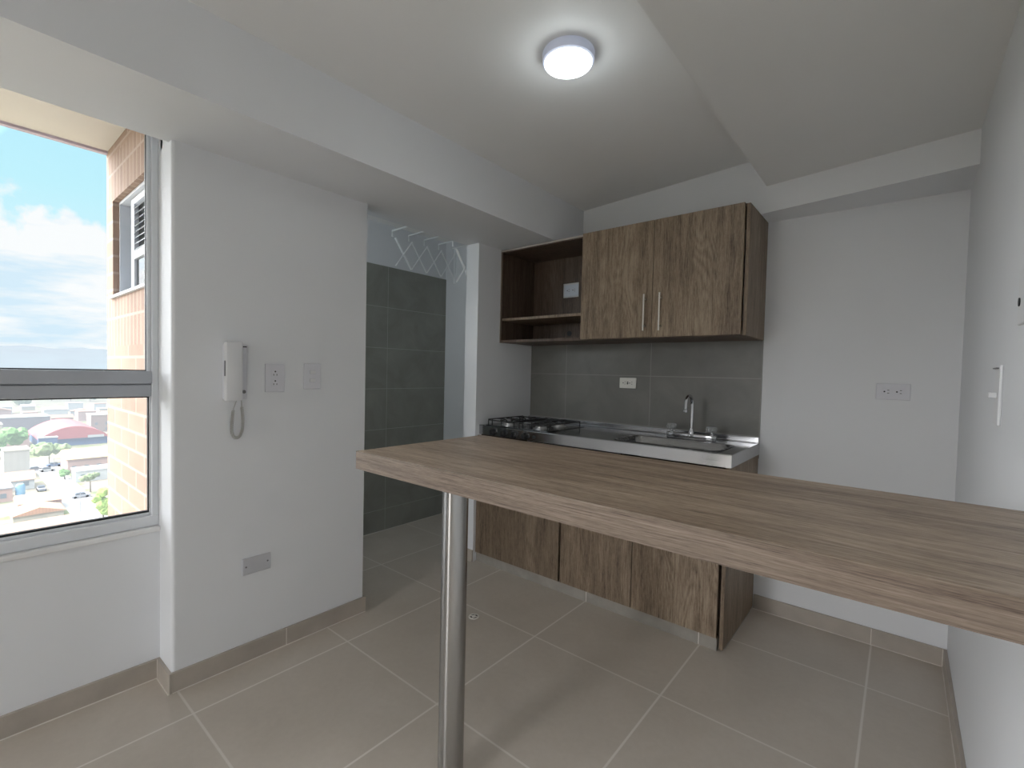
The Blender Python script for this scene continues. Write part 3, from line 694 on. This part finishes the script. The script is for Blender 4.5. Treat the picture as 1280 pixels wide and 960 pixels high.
def building(label, x, y, w, d, h, wall, roof, style='flat', rh=1.5, group=None, name='house', over=.4, windows=True, win_mat=None):
    """x = near face (toward the camera), body extends to x-d; y = centre"""
    o = thing(name, label, 'building', (x - d / 2, y, G), group)
    obj('wall', B((x - d, x, y - w / 2, y + w / 2, G, G + h)), wall, o)
    bm = bmesh.new(); zz = G + h
    if style == 'flat':
        box(bm, x - d - over * .5, x + over * .5, y - w / 2 - over * .5, y + w / 2 + over * .5, zz, zz + .35)
    elif style == 'gable_y':   # ridge along y
        prism(bm, [(x - d - over, zz - .1), (x + over, zz - .1), (x + over, zz), (x - d / 2, zz + rh), (x - d - over, zz)], y - w / 2 - over, y + w / 2 + over, 'y')
    elif style == 'gable_x':   # ridge along x, gable faces the camera
        prism(bm, [(y - w / 2 - over, zz - .1), (y + w / 2 + over, zz - .1), (y + w / 2 + over, zz), (y, zz + rh), (y - w / 2 - over, zz)], x - d - over, x + over, 'x')
    elif style == 'arch':
        pts = [(y - w / 2, zz - .15)] + [(y - w / 2 + w * k / 16, zz + rh * math.sin(PI * k / 16) ** .8) for k in range(17)] + [(y + w / 2, zz - .15)]
        prism(bm, pts, x - d, x + over, 'x')
    obj('roof', bm, roof, o)
    if windows and w > 4:
        k = max(2, int(w / 3.2)); fl = max(1, int(h / 3.2))
        for f_ in range(fl):
            for q in range(k):
                yc = y - w / 2 + w * (q + .5) / k; zc = G + 1.7 + 3. * f_
                obj('window', B((x, x + .06, yc - .6, yc + .6, zc - .6, zc + .7)), win_mat or cm('pane', (.25, .29, .33)), o)
    return o
RED, PINK, CREAM, WHITE = cm('red', (.72, .20, .20), var=.06), cm('pink', (.72, .48, .42)), cm('cream', (.74, .68, .56)), cm('white', (.80, .80, .78), var=.05)
TERRA, ORANGE, YEL, BLUE = cm('terracotta', (.66, .38, .27), stripes=('y', .5, .35)), cm('orange', (.78, .44, .28), stripes=('y', .6, .25)), cm('yellow', (.86, .66, .34), var=.05), cm('blue', (.16, .25, .46), var=.06)
GREYR, DARK, SHED = cm('grey roof', (.50, .48, .50)), cm('shade', (.30, .26, .28)), cm('shed', (.70, .66, .60), var=.04, stripes=('y', 1.6, .12))

a = building('big warehouse with an arched red roof and blue gable front', -300, 39.5, 25, 42, 3.6, BLUE, RED, 'arch', 5.6, name='warehouse', over=1.2, windows=False)
obj('awning', B((-299.4, -298.6, 44, 50, G + 3.4, G + 4.6)), WHITE, a)
building('low red-roofed annex behind the blue shed', -302, 20.0, 9, 22, 6.0, PINK, RED, 'gable_x', 1.4, windows=False)
b = building('blue-panelled shed in front of the annex', -292, 29.6, 6.2, 3, 5.2, BLUE, WHITE, 'flat', windows=False)
building('long house with a yellow roof beside the street', -225, 34.5, 13.5, 16, 4.9, PINK, YEL, 'gable_y', 2.6, over=.6)
building('low white shop front below the yellow roof', -206, 32.8, 11.0, 8, 3.4, WHITE, WHITE, 'flat', windows=True)
building('tall windowless beige block left of the street', -225, 15.3, 6.0, 10, 9.4, SHED, CREAM, 'flat', windows=False, name='warehouse')
building('pink house row with red tile roof behind the blue tank', -205, 12.2, 11, 10, 3.0, WHITE, TERRA, 'gable_y', 2.0)
building('flat grey-roofed house with a pink wall at the far left', -190, 8.5, 7, 9, 3.6, PINK, GREYR, 'flat')
building('orange house with a pale gable beside the street', -172, 15.9, 8.2, 8, 2.6, PINK, ORANGE, 'gable_y', 1.6)
building('orange gable-fronted house in front of the orange house', -163, 14.8, 9.0, 8, 1.7, CREAM, ORANGE, 'gable_x', 1.5, windows=False)
building('wide terracotta tile roof nearest below the window', -149, 11.0, 18.5, 9, 1.2, PINK, TERRA, 'gable_y', 1.3, windows=False)
building('second near terracotta roof left of the widest one', -147, -6.0, 14, 14, 3., CREAM, TERRA, 'gable_y', 1.6)
building('pale brown brick block right of the red warehouse', -350, 57.5, 9, 14, 9.5, cm('brown', (.52, .36, .30)), CREAM, 'flat')
building('long low white hall with grey shade behind the trees', -380, 27.5, 24, 18, 7.5, DARK, WHITE, 'flat', windows=False)
building('cream block at the left end of the far street', -335, 13.5, 9, 14, 8., CREAM, CREAM, 'flat')
for k in range(39):    # many small far houses
    row = k % 3; x = -410 - row * 46 - random.uniform(0, 14); y = 8 + (k // 3) * 13.5 + row * 3 + random.uniform(-1, 1)
    wm, rm = random.choice(((WHITE, WHITE), (WHITE, TERRA), (PINK, TERRA), (CREAM, GREYR), (WHITE, GREYR), (CREAM, WHITE)))
    building('small pale house in the hazy far city', x, y, random.uniform(7, 13), random.uniform(8, 14), random.uniform(3.2, 6.5), wm, rm, random.choice(('flat', 'gable_y', 'gable_x', 'flat')), random.uniform(1.2, 2), group='far city houses', windows=False)

def tree(label, x, y, h, w, col, shape='round', group=None, name='tree'):
    o = thing(name, label, 'tree', (x, y, G), group)
    bm = bmesh.new(); tube(bm, [(x, y, G), (x + .1, y, G + h * .6)], [.25, .12], 7); obj('trunk', bm, cm('trunk', (.30, .24, .18)), o)
    bm = bmesh.new()
    for k in range(9 if shape != 'wide' else 14):
        if shape == 'wide': c_ = Vector((x + random.uniform(-.35, .35) * w, y + random.uniform(-.42, .42) * w, G + h * random.uniform(.72, .92))); rr_ = w * .17
        elif shape == 'tall': c_ = Vector((x + random.uniform(-.2, .2) * w, y + random.uniform(-.25, .25) * w, G + h * random.uniform(.3, .92))); rr_ = w * .28
        else: c_ = Vector((x + random.uniform(-.3, .3) * w, y + random.uniform(-.3, .3) * w, G + h * random.uniform(.5, .85))); rr_ = w * .26
        r0 = bmesh.ops.create_icosphere(bm, subdivisions=2, radius=rr_ * random.uniform(.8, 1.15), matrix=Matrix.Translation(c_))
        for v in r0['verts']: v.co += (v.co - c_) * random.uniform(-.22, .22)
    obj('crown', bm, col, o)
    return o
GR1, GR2, GR3 = cm('leaf bright', (.40, .56, .14), var=.35, scale=.9), cm('leaf olive', (.34, .42, .20), var=.35, scale=.9), cm('leaf green', (.26, .46, .16), var=.35, scale=.9)
tree('tall bright green tree nearest the brick wall', -150, 24.9, 8.2, 4.2, GR1, 'tall')
tree('wide olive umbrella-shaped tree over the parked cars', -250, 25.6, 7.4, 11, GR2, 'wide')
tree('leafy green tree behind the beige block', -288, 18.5, 11., 9.5, GR3)
tree('small green tree left of the beige block', -280, 12.0, 9., 8, GR3)
tree('slender palm-like street tree in front of the white shop', -188, 28.2, 5.5, 4.6, GR2, 'wide')
tree('low round tree beside the shop corner', -214, 25.6, 3.5, 3., GR3)
for k in range(20):
    tree('distant green tree along the city edge', -560 - random.uniform(0, 160), 18 + k * 13 + random.uniform(-1, 1), random.uniform(8, 12), random.uniform(11, 15), random.choice((GR2, GR3)), 'round', 'distant trees')

def car(label, x, y, col, alongx=True, group=None):
    o = thing('car', label, 'car', (x, y, G), group)
    def Bx(u0, u1, v0, v1, z0, z1): return (x + u0, x + u1, y + v0, y + v1, z0, z1) if alongx else (x + v0, x + v1, y + u0, y + u1, z0, z1)
    obj('body', B(Bx(-2.1, 2.1, -.85, .85, G + .35, G + .95)), col, o, bevel=.15)
    bm = bmesh.new(); v = box(bm, *Bx(-1.3, 1.1, -.75, .75, G + .95, G + 1.5))
    for q in v:
        if q.co.z > G + 1.2:
            if alongx: q.co.x = x + (q.co.x - x) * .75
            else: q.co.y = y + (q.co.y - y) * .75
    obj('cabin', bm, cm('car glass', (.12, .14, .17)), o)
    for u in (-1.3, 1.3):
        for v_ in (-.85, .85):
            p = (x + u, y + v_, G + .38) if alongx else (x + v_, y + u, G + .38)
            bm = bmesh.new(); ax = (0, 1, 0) if alongx else (1, 0, 0); lathe(bm, Vector(p) - Vector(ax) * .1, [(.33, 0), (.33, .2)], 14, ax); obj('wheel', bm, M['blackpl'], o)
    return o
car('silver car standing on the plaza near the street tree', -182, 25.2, cm('silver', (.62, .62, .66)), False)
car('dark car parked under the umbrella tree', -238, 20.6, DARK, False)
car('white car parked beside the dark car', -234, 23.4, WHITE, False)
car('blue grey car parked right of the white car', -243.5, 26.2, BLUE, False)
car('grey car parked along the pink house row', -200, 18.7, cm('cargrey', (.42, .42, .48)))
bm = bmesh.new(); lathe(bm, (-191, 13.6, G), [(.9, 0), (1., .3), (1., 3.9), (.7, 4.4), (0, 4.5)], 18)
tag(obj('water_tank', bm, cm('tank', (.30, .56, .80)), smooth=True), 'light blue water tank between the near roofs', 'tank')
for (x, y, lab) in ((-164, 22.6, 'slim street light pole beside the street'), (-226, 24.4, 'street light pole near the parked cars')):
    o = thing('street_lamp', lab, 'street lamp', (x, y, G))
    bm = bmesh.new(); tube(bm, [(x, y, G), (x, y, G + 6.), (x, y - 1.2, G + 6.4)], .08, 8); obj('pole', bm, cm('pole', (.5, .5, .52)), o)
    obj('lamp_head', B((x - .12, x + .12, y - 1.8, y - 1.1, G + 6.32, G + 6.46)), cm('pole', (.5, .5, .52)), o)

# ------------------------------------------------------------------ sky
w = bpy.data.worlds.new('sky'); bpy.context.scene.world = w; w.use_nodes = True; t = w.node_tree; t.nodes.clear()
class WN(N):
    def __init__(s, t): s.t = t; s.out = t.nodes.new('ShaderNodeOutputWorld')
g = WN(t); c = g.n('ShaderNodeTexCoord').outputs['Generated']; x, y, z = g.xyz(c)
base = g.ramp(z, [(.0, (.86, .95, 1.)), (.12, (.72, .93, 1.)), (.26, (.56, .91, 1.)), (.6, (.36, .76, 1.))])
hor = g.math('SQRT', g.math('ADD', g.math('MULTIPLY', x, x), g.math('MULTIPLY', y, y)))
cv = g.mapping(c, (.31, .12, .0), sc=(1., 1., 1.3))
cn = g.noise(cv, 6.5, 7, .55, .2)
bias = g.n('ShaderNodeMapRange'); g.l(z, bias.inputs[0]); bias.inputs[1].default_value = .17; bias.inputs[2].default_value = .30; bias.inputs[3].default_value = .22; bias.inputs[4].default_value = -.24
cl_ = g.n('ShaderNodeMapRange'); g.l(g.math('ADD', cn, bias.outputs[0]), cl_.inputs[0]); cl_.inputs[1].default_value = .47; cl_.inputs[2].default_value = .53
shade = g.noise(g.mapping(c, (1.3, .4, .2), sc=(1., 1., 5.)), 3.5, 5, .6)
ccol = g.ramp(shade, [(.38, (.70, .86, .97)), (.52, (1.0, 1.0, 1.0))])
col = g.mix(cl_.outputs[0], base, ccol)
wt = g.n('ShaderNodeMapRange')
bg = g.n('ShaderNodeBackground')
# the unseen sky behind the camera and overhead is boosted to brighten the room
dt = g.math('ADD', g.math('MULTIPLY', y, -.62), g.math('ADD', g.math('MULTIPLY', z, .55), g.math('MULTIPLY', x, -.30)))
br = g.n('ShaderNodeMapRange'); g.l(dt, br.inputs[0]); br.inputs[1].default_value = .42; br.inputs[2].default_value = .95; br.inputs[3].default_value = 1.05; br.inputs[4].default_value = 22.5
g.l(dt, wt.inputs[0]); wt.inputs[1].default_value = .42; wt.inputs[2].default_value = .60
g.l(g.mix(wt.outputs[0], col, (.985, .985, 1.)), bg.inputs[0]); g.l(br.outputs[0], bg.inputs[1]); g.l(bg.outputs[0], g.out.inputs[0])

# ------------------------------------------------------------------ lamps
def lamp(name, kind, loc, energy, col=(1, 1, 1), **kw):
    d = bpy.data.lights.new(name, kind); d.energy = energy; d.color = col
    for k, v in kw.items(): setattr(d, k, v)
    o = bpy.data.objects.new(name, d); C.objects.link(o); o.location = loc; return o
sun = lamp('sun', 'SUN', (0, 0, 50), 3.2, (1., .96, .92), angle=.01); sun.rotation_euler = Vector((.50, .30, .85)).to_track_quat('Z', 'Y').to_euler()
def area(name, loc, dirv, sx, sy, energy, col=(1, 1, 1), portal=False, spread=PI):
    o = lamp(name, 'AREA', loc, energy, col, shape='RECTANGLE', size=sx, size_y=sy, spread=spread)
    o.rotation_euler = (-Vector(dirv)).to_track_quat('Z', 'Y').to_euler()
    if portal: o.data.cycles.is_portal = True
    return o
area('portal_window', (-2.19, -.83, 1.37), (1, 0, 0), 2.7, 1.54, 1, portal=True)
area('portal_rear', (-1.375, YR + .01, 1.05), (0, 1, 0), .75, 2.1, 1, portal=True)
area('laundry_fill', (-2.60, .67, 1.55), (0, 1, -.15), .8, 1.2, 6, (.84, .95, 1.))  # added fill light inside the louvred window, lifts the dark laundry
area('portal_laundry', (-2.67, .66, 1.79), (0, 1, 0), .56, .46, 1, portal=True)
lamp('ceiling_lamp_light', 'POINT', (lx, ly, ZC - .12), .75, (.90, .98, 1.), shadow_soft_size=.05)

sc = bpy.context.scene
sc.view_settings.view_transform = 'Standard'; sc.view_settings.look = 'None'; sc.view_settings.exposure = 0.0; sc.view_settings.gamma = 1.0
sc.cycles.max_bounces = 10; sc.cycles.diffuse_bounces = 6; sc.cycles.sample_clamp_indirect = 6
